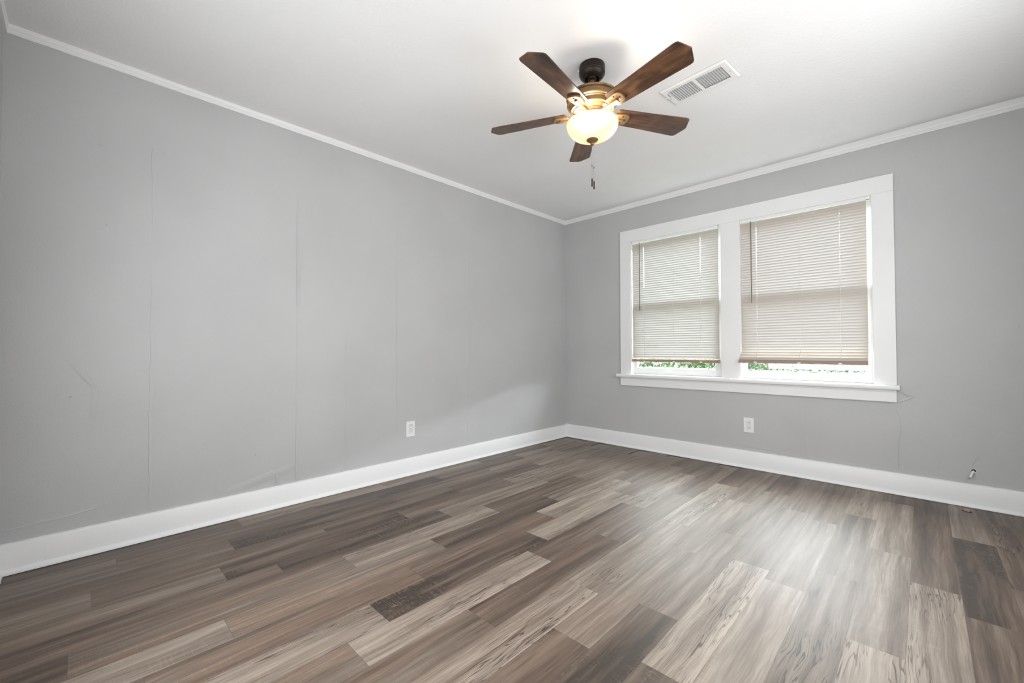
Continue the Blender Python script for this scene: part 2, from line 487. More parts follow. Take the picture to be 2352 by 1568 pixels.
# back wall with the opening for the twin window
HX0, HX1, HZ0, HZ1 = 0.80, 2.69, 0.715, 2.075
bm = bmesh.new()
xs = sorted(lin(-0.01, HX0, 24) + lin(HX0, HX1, 50)[1:] + lin(HX1, RX+0.01, 26)[1:])
zs = sorted(lin(-0.02, HZ0, 24) + lin(HZ0, HZ1, 40)[1:] + lin(HZ1, TOPZ, 14)[1:])
wall_sheet(bm, xs, zs, lambda x, z: (x, wob(x, z, 7.0), z), [(HX0, HX1, HZ0, HZ1)])
for lo, hi in (((-0.15, .008, -.05), (HX0, .145, TOPZ+.1)), ((HX1, .008, -.05), (RX+.15, .145, TOPZ+.1)), ((HX0, .008, -.05), (HX1, .145, HZ0)), ((HX0, .008, HZ1), (HX1, .145, TOPZ+.1))):
    add_box(bm, lo, hi)
for k, (pts, w0, w1, h, wg) in enumerate((
        ([(2.261, 0, .15), (2.261, 0, .61)], .0012, .010, .0010, .002),
        ([(2.785, 0, .15), (2.785, 0, .36), (2.792, 0, .37), (2.800, 0, .46), (2.796, 0, .52), (2.775, 0, .57)], .0015, .009, .0016, .004),
        ([(2.79, 0, .70), (2.845, 0, .668), (2.865, 0, .660)], .002, .012, .004, 0),
        ([(2.865, 0, .660), (2.845, 0, .645), (2.788, 0, .615)], .002, .014, .006, 0),
        ([(1.29, 0, .50), (1.31, 0, .60)], .001, .010, .0008, .002),
        ([(1.75, 0, .19), (2.0, 0, .175), (2.25, 0, .16)], .0015, .012, .0012, .006),
        ([(3.12, 0, .24), (3.135, 0, .29), (3.155, 0, .335), (3.175, 0, .35)], .0012, .006, .0014, .006),
        ([(2.80, 0, 2.05), (2.83, 0, 2.20), (2.84, 0, 2.23)], .001, .006, .0006, .003),
        ([(2.80, 0, 1.36), (2.84, 0, 1.42)], .001, .01, .0012, .002),
        ([(2.90, 0, 1.30), (2.905, 0, 1.33)], .002, .006, .0012, .0))):
    p2 = [(p[0], -0.001, p[2]) for p in pts]
    t = Vector(p2[-1])-Vector(p2[0])
    side = Vector((t.z, 0, -t.x)).normalized()
    ribbon(bm, p2, (0, -1, 0), side, w0, w1, h, wg, k+100, .01)
for k in range(34):
    x, z = random.uniform(2.82, 3.4), random.uniform(0.2, 2.2)
    a = random.uniform(0, PI); L = random.uniform(.004, .014)
    ribbon(bm, [(x, -.001, z), (x+L*math.cos(a), -.001, z+L*math.sin(a))], (0, -1, 0), (-math.sin(a), 0, math.cos(a)), .002, .004, random.uniform(.0006, .002), 0, k+160, .003)
o = obj('wall_back', bm, WALL); o['kind'] = 'structure'; smooth_by_angle(o, 30)
# right wall (out of the picture) with an opening added for the side fill window
SY0, SY1, SZ0, SZ1 = -3.10, -1.20, 0.75, 1.95
bm = bmesh.new()
for lo, hi in (((RX, RY-.15, -.05), (RX+.15, SY0, TOPZ+.1)), ((RX, SY1, -.05), (RX+.15, .15, TOPZ+.1)), ((RX, SY0, -.05), (RX+.15, SY1, SZ0)), ((RX, SY0, SZ1), (RX+.15, SY1, TOPZ+.1))):
    add_box(bm, lo, hi)
o = obj('wall_right', bm, WALL); o['kind'] = 'structure'
FX0, FX1, FZ0, FZ1 = 1.00, 2.90, 0.60, 1.80  # near wall, with an opening added for the rear fill window
bm = bmesh.new()
for lo, hi in (((-.15, RY-.15, -.05), (FX0, RY, TOPZ+.1)), ((FX1, RY-.15, -.05), (RX+.15, RY, TOPZ+.1)), ((FX0, RY-.15, -.05), (FX1, RY, FZ0)), ((FX0, RY-.15, FZ1), (FX1, RY, TOPZ+.1))):
    add_box(bm, lo, hi)
o = obj('wall_front', bm, WALL); o['kind'] = 'structure'

# ceiling: sheet that sags slightly and curls up above the crown on the window wall
bm = bmesh.new()
ys = sorted(lin(RY-.01, -.25, 80) + lin(-.25, .01, 40)[1:])
xs = lin(-.01, RX+.01, 80)
def cz(x, y):
    return CEIL + 0.024*math.exp(-(y/0.07)**2)*min(1, max(0.25, x/2.5)) + 0.003*mnoise.noise(Vector((x*1.1, y*1.1, 2)))
wall_sheet(bm, xs, ys, lambda x, y: (x, y, cz(x, y)))
add_box(bm, (-.15, RY-.15, CEIL+.03), (RX+.15, .15, CEIL+.16))
o = obj('ceiling', bm, CEILM, smooth=False); o['kind'] = 'structure'; smooth_by_angle(o, 30)

# ------------------------------------------------------------------ profiles swept along walls
def sweep(prof, axis, a0, a1, nrm, n=60, jit=(), seed=0):
    """prof: (out, z) ring; runs along axis ('x' or 'y') on a wall whose inward normal is nrm (sign on the other axis, offset)"""
    bm = bmesh.new(); rows = []
    sgn, off = nrm
    for i in range(n+1):
        a = a0+(a1-a0)*i/n
        rw = []
        for j, (o_, z) in enumerate(prof):
            if j in jit: z = z + 0.0022*mnoise.noise(Vector((a*14, seed, j)))+.0016*mnoise.noise(Vector((a*50, seed, j)))
            q = off+sgn*o_
            rw.append(bm.verts.new((a, q, z) if axis == 'x' else (q, a, z)))
        rows.append(rw)
    m = len(prof)
    for p, q in zip(rows, rows[1:]):
        for j in range(m):
            bm.faces.new((p[j], p[(j+1) % m], q[(j+1) % m], q[j]))
    bm.faces.new(list(reversed(rows[0]))); bm.faces.new(rows[-1])
    return bm
BB = [(-.004, 0), (.016, 0), (.016, .128), (.013, .134), (.006, .138), (-.004, .139)]
SHOE = [(.012, .002)] + [(.012+.019*math.cos(t), .002+.023*math.sin(t)) for t in [PI/2*i/6 for i in range(7)]]
CR = [(-.004, 2.398), (.012, 2.398), (.013, 2.404), (.010, 2.407), (.013, 2.411), (.013, 2.417), (.010, 2.420), (.014, 2.424), (.016, 2.434), (.016, 2.466), (-.004, 2.469)]
for side, ax, a0, a1, nr, n in (('left', 'y', RY, 0, (1, 0), 200), ('back', 'x', 0, RX, (-1, 0), 180), ('right', 'y', RY, 0, (-1, RX), 4), ('front', 'x', 0, RX, (1, RY), 4)):
    dz = .004 if side == 'back' else (-.004 if side == 'left' else 0)
    b = obj('baseboard_'+side, sweep([(p, z+(dz if z > .1 else 0)) for p, z in BB], ax, a0, a1, nr, n, (3, 4, 5), len(side)), TRIM); b['kind'] = 'structure'
    smooth_by_angle(b, 35)
    s = obj('shoe_molding', sweep(SHOE, ax, a0, a1, nr, 40), TRIM, b); smooth_by_angle(s, 35)
for i, (ax, a0, a1, nr) in enumerate((('y', RY, 0, (1, 0)), ('x', 0, RX, (-1, 0)), ('x', 0, RX, (1, RY)), ('y', RY, 0, (-1, RX)))):
    t = obj('trim_%d' % (i+1), sweep(CR, ax, a0, a1, nr, 160, (0, 1), i), TRIM); t['kind'] = 'structure'
    smooth_by_angle(t, 35)

# ------------------------------------------------------------------ window casing
CX0, CX1, CZ0, CZ1 = 0.708, 2.786, 0.735, 2.177
IL0, IL1, IR0, IR1, IZ = 0.824, 1.674, 1.826, 2.668, 2.060
casing = obj('trim_5', box((CX0, -.020, IZ), (CX1, .004, CZ1), .002), TRIM); casing['kind'] = 'structure'
for a, b in ((CX0, IL0), (IR1, CX1)):
    obj('side_casing', box((a, -.0195, CZ0), (b, .004, IZ), .002), TRIM, casing)
obj('mullion_casing', box((IL1, -.0195, CZ0), (IR0, .004, IZ), .002), TRIM, casing)
bm = bmesh.new()
add_prism(bm, [(-.048, .703), (-.052, .709), (-.053, .719), (-.051, .729), (-.046, .735), (.05, .737), (.05, .703)], .672, 2.800)
bmesh.ops.transform(bm, matrix=Matrix(((0, 0, 1, 0), (1, 0, 0, 0), (0, 1, 0, 0), (0, 0, 0, 1))), verts=bm.verts)
stool = obj('window_stool', bm, TRIM, casing)
bm = bmesh.new()
add_box(bm, (.706, -.026, .688), (2.784, .004, .703), .004); add_box(bm, (.706, -.020, .619), (2.784, .004, .690), .002)
obj('apron', bm, TRIM, casing)

# ------------------------------------------------------------------ windows
def window(num, x0, x1, gx0, gx1):
    bm = bmesh.new()
    for lo, hi in (((x0-.018, .003, .72), (x0, .145, IZ+.01)), ((x1, .003, .72), (x1+.018, .145, IZ+.01)), ((x0-.018, .003, IZ), (x1+.018, .145, IZ+.02)), ((x0-.018, .05, .70), (x1+.018, .19, .737))):
        add_box(bm, lo, hi)
    for a, b in ((x0, x0+.009), (x1-.009, x1)):       # stop beads
        add_box(bm, (a, .026, .737), (b, .033, IZ), .001)
        add_box(bm, (a, .068, .737), (b, .078, IZ), .001)
    wn = obj('window_%d' % num, bm, SASHM); wn['kind'] = 'structure'
    # lower sash
    def sash(name, y0, y1, z0, z1, bot, top):
        bm = bmesh.new()
        s0, s1 = x0+.002, x1-.002
        add_box(bm, (s0, y0, z0), (gx0, y1, z1), .002); add_box(bm, (gx1, y0, z0), (s1, y1, z1), .002)
        add_box(bm, (gx0-.001, y0+.001, z0), (gx1+.001, y1-.001, z0+bot), .002)
        add_box(bm, (gx0-.001, y0+.001, z1-top), (gx1+.001, y1-.001, z1), .002)
        s = obj(name, bm, SASHM, wn)
        ym = (y0+y1)/2+.006
        obj('glass_pane', box((gx0-.005, ym-.002, z0+bot-.005), (gx1+.005, ym+.002, z1-top+.005)), GLASS, s)
        return s
    lo = sash('lower_sash', .034, .066, .738, 1.440, .060, .052)
    up = sash('upper_sash', .080, .112, 1.392, 2.055, .044, .050)
    bm = bmesh.new()
    n = 60
    for i in range(n):
        a, b = gx0+(gx1-gx0)*i/n, gx0+(gx1-gx0)*(i+1)/n
        h = .004+.009*max(0, .5+mnoise.noise(Vector((a*40, num, 0))))
        add_box(bm, (a, .058, .796), (b, .064, .799+h))
    obj('putty_bead', bm, PUTTY, lo)
    return wn
window(1, IL0, IL1, .863, 1.605)
window(2, IR0, IR1, 1.855, 2.618)
obj('sash_lift', box((1.215, .028, .770), (1.275, .035, .776), .002), SASHM, bpy.data.objects['window_1'].children[0])
# post between the two windows, behind the mullion casing
p = obj('trim_6', box((IL1+.019, .004, .70), (IR0-.019, .145, IZ+.02)), SASHM); p['kind'] = 'structure'
bm = bmesh.new()
for lo, hi in (((HX0, .004, .70), (IL0-.017, .144, HZ1)), ((IR1+.017, .004, .70), (HX1, .144, HZ1)), ((HX0, .004, IZ+.019), (HX1, .144, HZ1+.004))):
    add_box(bm, lo, hi)
p = obj('trim_7', bm, SASHM); p['kind'] = 'structure'
# added unseen window in the right wall, housing the side fill light
bm = bmesh.new()
for lo, hi in (((RX+.04, SY0, SZ0), (RX+.10, SY0+.06, SZ1)), ((RX+.04, SY1-.06, SZ0), (RX+.10, SY1, SZ1)), ((RX+.04, SY0, SZ0), (RX+.10, SY1, SZ0+.06)), ((RX+.04, SY0, SZ1-.06), (RX+.10, SY1, SZ1)), ((RX+.04, SY0, 1.33), (RX+.10, SY1, 1.37))):
    add_box(bm, lo, hi)
wn3 = obj('window_3', bm, SASHM); wn3['kind'] = 'structure'  # added unseen window, housing the side fill light
obj('added_opaque_pane', box((RX+.068, SY0+.05, SZ0+.05), (RX+.072, SY1-.05, SZ1-.05)), ADDED_PANE, wn3)

bm = bmesh.new()
for lo, hi in (((FX0, RY-.10, FZ0), (FX0+.06, RY-.04, FZ1)), ((FX1-.06, RY-.10, FZ0), (FX1, RY-.04, FZ1)), ((FX0, RY-.10, FZ0), (FX1, RY-.04, FZ0+.06)), ((FX0, RY-.10, FZ1-.06), (FX1, RY-.04, FZ1)), ((FX0, RY-.10, 1.18), (FX1, RY-.04, 1.22))):
    add_box(bm, lo, hi)
wn4 = obj('window_4', bm, SASHM); wn4['kind'] = 'structure'  # added unseen window behind the camera, housing the rear fill light
obj('added_opaque_pane', box((FX0+.05, RY-.072, FZ0+.05), (FX1-.05, RY-.068, FZ1-.05)), ADDED_PANE, wn4)

# ------------------------------------------------------------------ mini blinds
def blind(label, x0, x1, mat, holes, yfun, zbot, odd=(), rail_tilt=0.0):
    root = empty('window_blind', ((x0+x1)/2, 0.012, 2.06))
    cx = (x0+x1)/2
    L = lambda x, y, z: (x-cx, y-.012, z-2.06)
    bm = bmesh.new(); add_box(bm, L(x0+.001, -.001, 2.037), L(x1-.001, .028, 2.060), .002)
    obj('headrail', bm, TRIM, root)
    bm = bmesh.new()
    pitch = 0.0215
    n = int((2.030-zbot)/pitch)
    breaks = [x0]
    for h in holes: breaks += [h-.0009, h+.0009]
    breaks.append(x1)
    for i in range(n+1):
        zc = 2.022-pitch*i
        if zc < zbot+.018: break
        tilt = math.radians(80)
        if i in odd: tilt = math.radians(48)
        xo = mnoise.noise(Vector((i*.8, x0, 0)))*.0012
        prof = []
        for k in range(5):
            s = (k/4-.5)*.0252
            bow = .0016*(1-(2*k/4-1)**2)
            # room-side edge up
            yy = yfun(zc) - s*math.cos(tilt) - bow*math.sin(tilt)
            zz = zc + s*math.sin(tilt) - bow*math.cos(tilt)
            prof.append((yy, zz))
        cols = [[bm.verts.new(L(x+xo, y, z)) for y, z in prof] for x in breaks]
        for a in range(len(breaks)-1):
            for k in range(4):
                if a % 2 == 1 and k in (1, 2): continue       # route hole for the cord
                bm.faces.new((cols[a][k], cols[a+1][k], cols[a+1][k+1], cols[a][k+1]))
    sl = obj('slats', bm, mat, root, smooth=True)
    yb = yfun(zbot)
    bm = bmesh.new()
    add_prism(bm, [(-.013, -.014), (.013, -.014), (.012, .006), (.006, .013), (-.008, .013), (-.013, .008)], x0-.001-cx, x1+.001-cx, .001)
    bmesh.ops.transform(bm, matrix=Matrix(((0, 0, 1, 0), (1, 0, 0, yb-.012), (0, 1, 0, zbot-2.06), (0, 0, 0, 1))), verts=bm.verts)
    rail = obj('bottom_rail', bm, RAILM, root)
    for t in ((x0+.15), (x0+.54)):
        obj('hold_down_tab', box(L(t-.026, yb-.015, zbot-.019), L(t+.026, yb+.004, zbot-.011), .002), TABM, rail)
    for h in (holes[0], cx+.01, holes[1]):
        bm = bmesh.new(); add_box(bm, L(h-.010, yb-.0155, zbot-.012), L(h+.010, yb-.012, zbot-.002), .001)
        obj('cord_button', bm, TABM, rail)
        bm = bmesh.new()
        if h in holes:
            add_tube(bm, [L(h, yfun(z), z) for z in [2.04-.03*i for i in range(int((2.04-zbot)/.03)+1)]], .0007, 5)
        zz = [2.04-.03*i for i in range(int((2.04-zbot)/.03)+1)]
        add_tube(bm, [L(h, yfun(z)-.0085, z) for z in zz], .0008, 5)
        obj('ladder_cord', bm, CORDM, root)
    bm = bmesh.new()
    xw = x0+.090
    add_tube(bm, [L(xw, -.012, 2.036), L(xw, -.014, 2.0), L(xw, -.015, 1.37), L(xw, -.015, 1.36)], [.0025, .0036, .0036, .003], 8)
    obj('tilt_wand', bm, WANDM, root)
    tag(root, label, 'blind', 'mini blinds in the twin window')
    return root
YL = lambda z: 0.014
def YR(z):
    q = max(0.0, min(1.0, (0.985-z)/.105))
    return 0.014 - .064*q*q*(3-2*q)
blind('cream mini blind hanging straight in the narrower-looking left window, tan bottom rail inside the frame', .829, 1.648, SLAT_L, (.951, 1.494), YL, .873)
blind('almond mini blind in the right window, its tan bottom rail caught out over the casing', 1.820, 2.640, SLAT_R, (1.943, 2.488), YR, .882)

# ------------------------------------------------------------------ ceiling fan
fan = empty('ceiling_fan', (FX, FY, CEIL))
tag(fan, 'bronze ceiling fan with five walnut blades and a lit cream glass bowl', 'ceiling fan')
Zc = lambda z: z-CEIL
def lathe(name, prof, mat, parent=fan, n=56, ang=30, off=(0, 0)):
    bm = bmesh.new(); add_lathe(bm, [(rr, Zc(z)) for rr, z in prof], n, off[0], off[1])
    o = obj(name, bm, mat, parent); smooth_by_angle(o, ang); return o
can = lathe('canopy', [(0, 2.438), (.064, 2.438), (.0655, 2.430), (.0655, 2.402), (.064, 2.400), (.064, 2.396), (.0655, 2.394), (.062, 2.386), (.055, 2.378), (.046, 2.371), (.040, 2.369), (.036, 2.370), (.033, 2.376), (.030, 2.392), (0, 2.392)], BRONZE_DK)
for a in (.5, 2.6, 4.7):
    bm = bmesh.new(); add_lathe(bm, [(0, -.002), (.006, -.002), (.005, .002), (0, .002)], 10)
    bmesh.ops.transform(bm, matrix=Matrix.Translation((.045*math.cos(a), .045*math.sin(a), Zc(2.3705))), verts=bm.verts)
    obj('canopy_screw', bm, DARK, can)
obj('mounting_bracket', box((-.074, -.02, Zc(2.432)), (-.062, .0, Zc(2.438)), .001), PLASTIC, fan)
lathe('hanger_ball', [(0, 2.392), (.020, 2.386), (.026, 2.378), (.022, 2.368), (.012, 2.362), (0, 2.362)], BRONZE_DK)
lathe('downrod', [(0, 2.368), (.0115, 2.368), (.0115, 2.292), (.018, 2.290), (.022, 2.284), (0, 2.284)], BRONZE)
motor = lathe('motor_housing', [(0, 2.286), (.060, 2.286), (.112, 2.281), (.124, 2.279), (.130, 2.275), (.132, 2.270), (.130, 2.266), (.124, 2.262), (.124, 2.246), (.128, 2.243), (.129, 2.238), (.126, 2.234), (.119, 2.231), (.116, 2.227), (.111, 2.225), (.110, 2.207), (.108, 2.204), (.098, 2.202), (.094, 2.198), (.080, 2.196), (.074, 2.193), (.074, 2.190), (0, 2.190)], BRONZE, ang=25)
sw = lathe('switch_housing', [(0, 2.192), (.054, 2.192), (.056, 2.188), (.056, 2.176), (.053, 2.173), (.053, 2.150), (.060, 2.147), (.062, 2.143), (.058, 2.140), (0, 2.140)], BRONZE)
for k in range(5):
    a = math.radians(-12.1+36 + 72*k)
    bm = bmesh.new(); add_lathe(bm, [(0, -.002), (.004, -.002), (.004, .002), (0, .002)], 8)
    bmesh.ops.transform(bm, matrix=Matrix.Translation((.0535*math.cos(a), .0535*math.sin(a), 2.158-CEIL)) @ Matrix.Rotation(a, 4, 'Z') @ Matrix.Rotation(PI/2, 4, 'Y'), verts=bm.verts)
    obj('screw', bm, STEEL, sw)
# bowl: a real shell, open at the top
prof = [(.128, 2.141), (.131, 2.140), (.1315, 2.136), (.130, 2.124), (.124, 2.108), (.113, 2.092), (.096, 2.077), (.074, 2.066), (.048, 2.059), (.022, 2.056), (.006, 2.0555)]
lathe('glass_bowl', prof, BOWL, ang=80, n=72)
lathe('finial', [(0, 2.060), (.029, 2.058), (.030, 2.055), (.027, 2.051), (.019, 2.046), (.012, 2.041), (.009, 2.038), (.010, 2.035), (.0085, 2.031), (.004, 2.028), (0, 2.027)], BRONZE, n=32)
lathe('center_stem', [(0, 2.142), (.006, 2.142), (.006, 2.058), (0, 2.058)], BRONZE, n=12)
for (bx, by) in BULBS:
    bm = bmesh.new(); bmesh.ops.create_uvsphere(bm, u_segments=16, v_segments=10, radius=.013)
    bmesh.ops.transform(bm, matrix=Matrix.Translation((bx*.72, by*.72, 2.092-CEIL)), verts=bm.verts)
    obj('bulb', bm, BULB, fan, smooth=True)
# blades
BZ = 2.197-CEIL
PITCH_B = math.radians(-12.5)
outline = [(.135, -.048), (.150, -.0505), (.30, -.056), (.46, -.0635), (.520, -.0665), (.534, -.0655), (.542, -.060), (.562, -.006), (.563, .000), (.560, .007), (.536, .058), (.528, .0655), (.515, .0675), (.46, .0640), (.30, .056), (.150, .0505), (.135, .048), (.130, .040), (.130, -.040)]
def make_arm(k, a):
    R = Matrix.Rotation(a, 4, 'Z') @ Matrix.Translation((0, 0, BZ)) @ Matrix.Rotation(PITCH_B, 4, 'X')
    bm = bmesh.new()
    pad = [(.125, -.028), (.185, -.034), (.197, -.030), (.203, -.018), (.205, 0), (.203, .018), (.197, .030), (.185, .034), (.125, .028), (.119, .020), (.119, -.020)]
    add_prism(bm, pad, -.0135, -.003, .002, R)
    arm = obj('blade_arm', bm, BRONZE, fan)
    bm = bmesh.new()
    # neck that rises from the motor's flywheel out to the pad
    n1 = Matrix.Rotation(a, 4, 'Z')
    pts = [(.048, 2.183-CEIL), (.075, 2.181-CEIL), (.105, 2.180-CEIL), (.172, 2.181-CEIL)]
    for wd, zt, zb in ((.0085, .004, -.005),):
        prev = None
        for (rr, z) in pts:
            ring = [bm.verts.new(n1 @ Vector((rr, yy, z+zz))) for yy, zz in ((-wd, zb), (wd, zb), (wd, zt), (-wd, zt))]
            if prev:
                for i in range(4): bm.faces.new((prev[i], prev[(i+1) % 4], ring[(i+1) % 4], ring[i]))
            else: bm.faces.new(list(reversed(ring)))
            prev = ring
        bm.faces.new(prev)
    es = [e for e in bm.edges]
    bmesh.ops.bevel(bm, geom=es, offset=.0015, segments=2, affect='EDGES')
    nk = obj('arm_neck', bm, BRONZE, arm)
    for (sx, sy) in ((.185, 0), (.165, .021), (.165, -.021)):
        bm = bmesh.new(); add_lathe(bm, [(0, -.0165 if sy == 0 else -.0150), (.0042, -.0158 if sy == 0 else -.0145), (.0050, -.0135), (0, -.0135)], 12)
        bmesh.ops.transform(bm, matrix=R @ Matrix.Translation((sx, sy, 0)), verts=bm.verts)
        obj('screw', bm, BRONZE_DK, arm)
    bm = bmesh.new()
    add_prism(bm, outline, -.003, .003, .0012)
    uvl = bm.loops.layers.uv.new('UVMap')
    for f in bm.faces:
        for lp in f.loops: lp[uvl].uv = (lp.vert.co.x + k*1.7, lp.vert.co.y + k*.6)
    bmesh.ops.transform(bm, matrix=R, verts=bm.verts)
    obj('blade', bm, BLADE, fan)
for k in range(5): make_arm(k, math.radians(-12.1+72*k))
# pull chains
for (cx, cy, zb, zj) in ((-.006, .004, 1.818, 1.925), (.006, .004, 1.802, 1.913)):
    bm = bmesh.new()
    z = 2.036
    while z > zb+.040:
        bmesh.ops.create_uvsphere(bm, u_segments=6, v_segments=4, radius=.0013, matrix=Matrix.Translation((cx, cy, Zc(z))))
        z -= .0029
    ch = obj('pull_chain', bm, STEEL, fan, smooth=True)
    bm = bmesh.new(); add_lathe(bm, [(0, Zc(zb+.043)), (.0025, Zc(zb+.042)), (.004, Zc(zb+.036)), (.0036, Zc(zb+.018)), (.0042, Zc(zb+.004)), (.003, Zc(zb)), (0, Zc(zb))], 12, cx, cy)
    o = obj('chain_fob', bm, BRONZE_DK, ch); smooth_by_angle(o)
    bm = bmesh.new(); add_lathe(bm, [(0, Zc(zj+.006)), (.0022, Zc(zj+.005)), (.0022, Zc(zj-.005)), (0, Zc(zj-.006))], 8, cx, cy)
    obj('chain_connector', bm, BRONZE_DK, ch)

# ------------------------------------------------------------------ ceiling register
vent = empty('air_vent', (2.052, -1.515, CEIL), math.radians(-5))
tag(vent, 'white rectangular metal air vent with two louvred halves set in the ceiling', 'air vent')
bm = bmesh.new()
HL, HW = .180, .094
def frame_quad(bm, lo, hi, z0, z1):
    add_box(bm, (lo[0], lo[1], z0), (hi[0], hi[1], z1), .001)
zf0, zf1 = -.010, -.005
W0, W1 = -.066, .066
for lo, hi in (((-HL+.006, -HW+.006), (HL-.006, W0)), ((-HL+.006, W1), (HL-.006, HW-.006)), ((-HL+.006, W0), (-.147, W1)), ((.147, W0), (HL-.006, W1)), ((-.0075, W0), (.0075, W1))):
    add_box(bm, (lo[0], lo[1], zf0), (hi[0], hi[1], zf1))
# sloping rim down from the ceiling
o_, i_ = [], []
for sx, sy in ((-1, -1), (1, -1), (1, 1), (-1, 1)):
    o_.append((bm.verts.new((sx*HL, sy*HW, .0)), bm.verts.new((sx*HL, sy*HW, -.004)), bm.verts.new((sx*(HL-.006), sy*(HW-.006), -.010)), bm.verts.new((sx*(HL-.02), sy*(HW-.02), -.006))))
for i in range(4):
    a, b = o_[i], o_[(i+1) % 4]
    for k in range(3): bm.faces.new((a[k], a[k+1], b[k+1], b[k]))
vf = obj('vent_frame', bm, VENTM, vent)
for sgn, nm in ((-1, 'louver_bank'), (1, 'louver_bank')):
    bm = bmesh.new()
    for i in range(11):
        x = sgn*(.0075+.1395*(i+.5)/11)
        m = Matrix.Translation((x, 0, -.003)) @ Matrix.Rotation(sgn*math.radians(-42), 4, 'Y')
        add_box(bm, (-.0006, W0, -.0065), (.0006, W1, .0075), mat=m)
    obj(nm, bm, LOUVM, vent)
bm = bmesh.new()
for i in range(5):
    y = W0+.132*(i+.5)/5
    m = Matrix.Translation((0, y, .004+.004)) @ Matrix.Rotation(math.radians(8), 4, 'X')
    add_box(bm, (-.147, -.0135 if i else -.0135, -.0006), (.147, .0135 if i != 0 else .0100, .0006), mat=m)
obj('damper', bm, mat_simple('galvanised_damper', (0.13, 0.13, 0.13), 0.5), vent)
obj('duct_mouth', box((-.150, -.07, .014), (.150, .07, .030)), DARK, vent)
for x in (-.164, .164):
    bm = bmesh.new(); add_lathe(bm, [(0, -.0118), (.003, -.0114), (.0042, -.0098), (0, -.0098)], 12, x, .004)
    obj('screw', bm, STEEL, vf)
obj('lever_slot', box((-.1555, -.052, -.0107), (-.1530, -.010, -.0098)), DARK, vf)
bm = bmesh.new(); add_tube(bm, [(-.1545, -.030, -.008), (-.1560, -.034, -.016), (-.1620, -.038, -.022), (-.168, -.042, -.024)], .0016, 8)
obj('damper_lever', bm, VENTM, vent)

# ------------------------------------------------------------------ outlets
def outlet(loc, rz, label, ground, deep):
    """faces local -y"""
    root = empty('electrical_outlet', loc, rz)
    tag(root, label, 'outlet', 'duplex outlets')
    bm = bmesh.new()
    add_box(bm, (-.0385, -.006, -.0605), (.0385, .0006, .0605), .003, 3)
    pl = obj('cover_plate', bm, PLASTIC, root)
    for sz in (1, -1):
        z = .0195*sz
        bm = bmesh.new()
        n = 28
        pts = []
        for i in range(n):
            a = 2*PI*i/n
            pts.append((max(-.0168, min(.0168, .0175*math.cos(a)*1.04)), max(-.0140, min(.0140, .0175*math.sin(a)))))
        add_prism(bm, pts, 0, .0015, .0005, Matrix.Translation((0, -.006, z)) @ Matrix.Rotation(PI/2, 4, 'X'))
        rc = obj('receptacle', bm, PLASTIC, root)
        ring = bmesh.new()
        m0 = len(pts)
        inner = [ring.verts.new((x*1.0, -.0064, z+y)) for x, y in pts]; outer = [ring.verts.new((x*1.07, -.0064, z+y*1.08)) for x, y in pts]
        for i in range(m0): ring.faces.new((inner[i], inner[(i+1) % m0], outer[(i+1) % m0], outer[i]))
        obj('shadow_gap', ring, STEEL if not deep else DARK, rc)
        for sx, hh in ((-.0064, .0036), (.0064, .0044)):
            obj('slot', box((sx-.0014, -.0079, z+.0035-hh), (sx+.0014, -.0070, z+.0035+hh)), DARK, rc)
        if ground:
            bm = bmesh.new(); add_prism(bm, [(.0026*math.cos(t), .0026*math.sin(t)) for t in [2*PI*i/12 for i in range(12)]], 0, .0008, 0, Matrix.Translation((0, -.0071, z-.0075)) @ Matrix.Rotation(PI/2, 4, 'X'))
            obj('ground_hole', bm, DARK, rc)
    bm = bmesh.new(); add_lathe(bm, [(0, .0014), (.0022, .0010), (.003, 0), (0, 0)], 12)
    bmesh.ops.transform(bm, matrix=Matrix.Translation((0, -.006, 0)) @ Matrix.Rotation(PI/2, 4, 'X'), verts=bm.verts)
    obj('screw', bm, PLASTIC, pl)
    return root
outlet((.0015, -2.033, .359), PI/2, 'white two-slot duplex outlet low on the long left wall', False, True)
outlet((1.8736, -.0015, .353), 0, 'white three-prong duplex outlet on the wall under the window', True, False)

# ------------------------------------------------------------------ pipe stub and block
pipe = empty('pipe_stub', (3.130, 0, .225))
tag(pipe, 'short white pipe stub poking out of a hole above the baseboard at right', 'pipe')
bm = bmesh.new()
rg = random.Random(5)
pts = [(.017*(1+.25*rg.uniform(-1, 1))*math.cos(2*PI*i/14), .015*(1+.25*rg.uniform(-1, 1))*math.sin(2*PI*i/14)) for i in range(14)]
add_prism(bm, pts, 0, .0035, 0, Matrix.Rotation(PI/2, 4, 'X'))
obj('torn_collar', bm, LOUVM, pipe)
bm = bmesh.new()
add_prism(bm, [(.010*math.cos(2*PI*i/12)-.001, .009*math.sin(2*PI*i/12)+.001) for i in range(12)], .0032, .0040, 0, Matrix.Rotation(PI/2, 4, 'X'))
obj('hole', bm, DARK, pipe)
A, B = Vector((0, .004, .001)), Vector((-.0205, -.052, -.037))
bm = bmesh.new(); add_tube(bm, [A, A.lerp(B, .5), B], .0058, 14)
t = obj('pipe', bm, PLASTIC, pipe); smooth_by_angle(t)
bm = bmesh.new(); dv = (B-A).normalized(); add_tube(bm, [B-dv*.001, B+dv*.0005], .0046, 12)
obj('pipe_mouth', bm, STEEL, t)
bm = bmesh.new(); add_tube(bm, [(.004, -.003, -.006), (.010, -.012, -.018), (.014, -.006, -.024)], .002, 6)
obj('torn_flap', bm, PLASTIC, pipe)

blk = empty('floor_block', (3.092, -.122, 0), math.radians(-14))
tag(blk, 'small tan wooden block sitting on the floor against the baseboard at right', 'block')
obj('block_body', box((-.013, -.009, .0004), (.013, .009, .013), .0015), mat_simple('tan_wood', (.36, .27, .19), .6), blk)
obj('floor_cutout', box((-.021, -.013, .0002), (.021, .006, .0010)), DARK, blk)

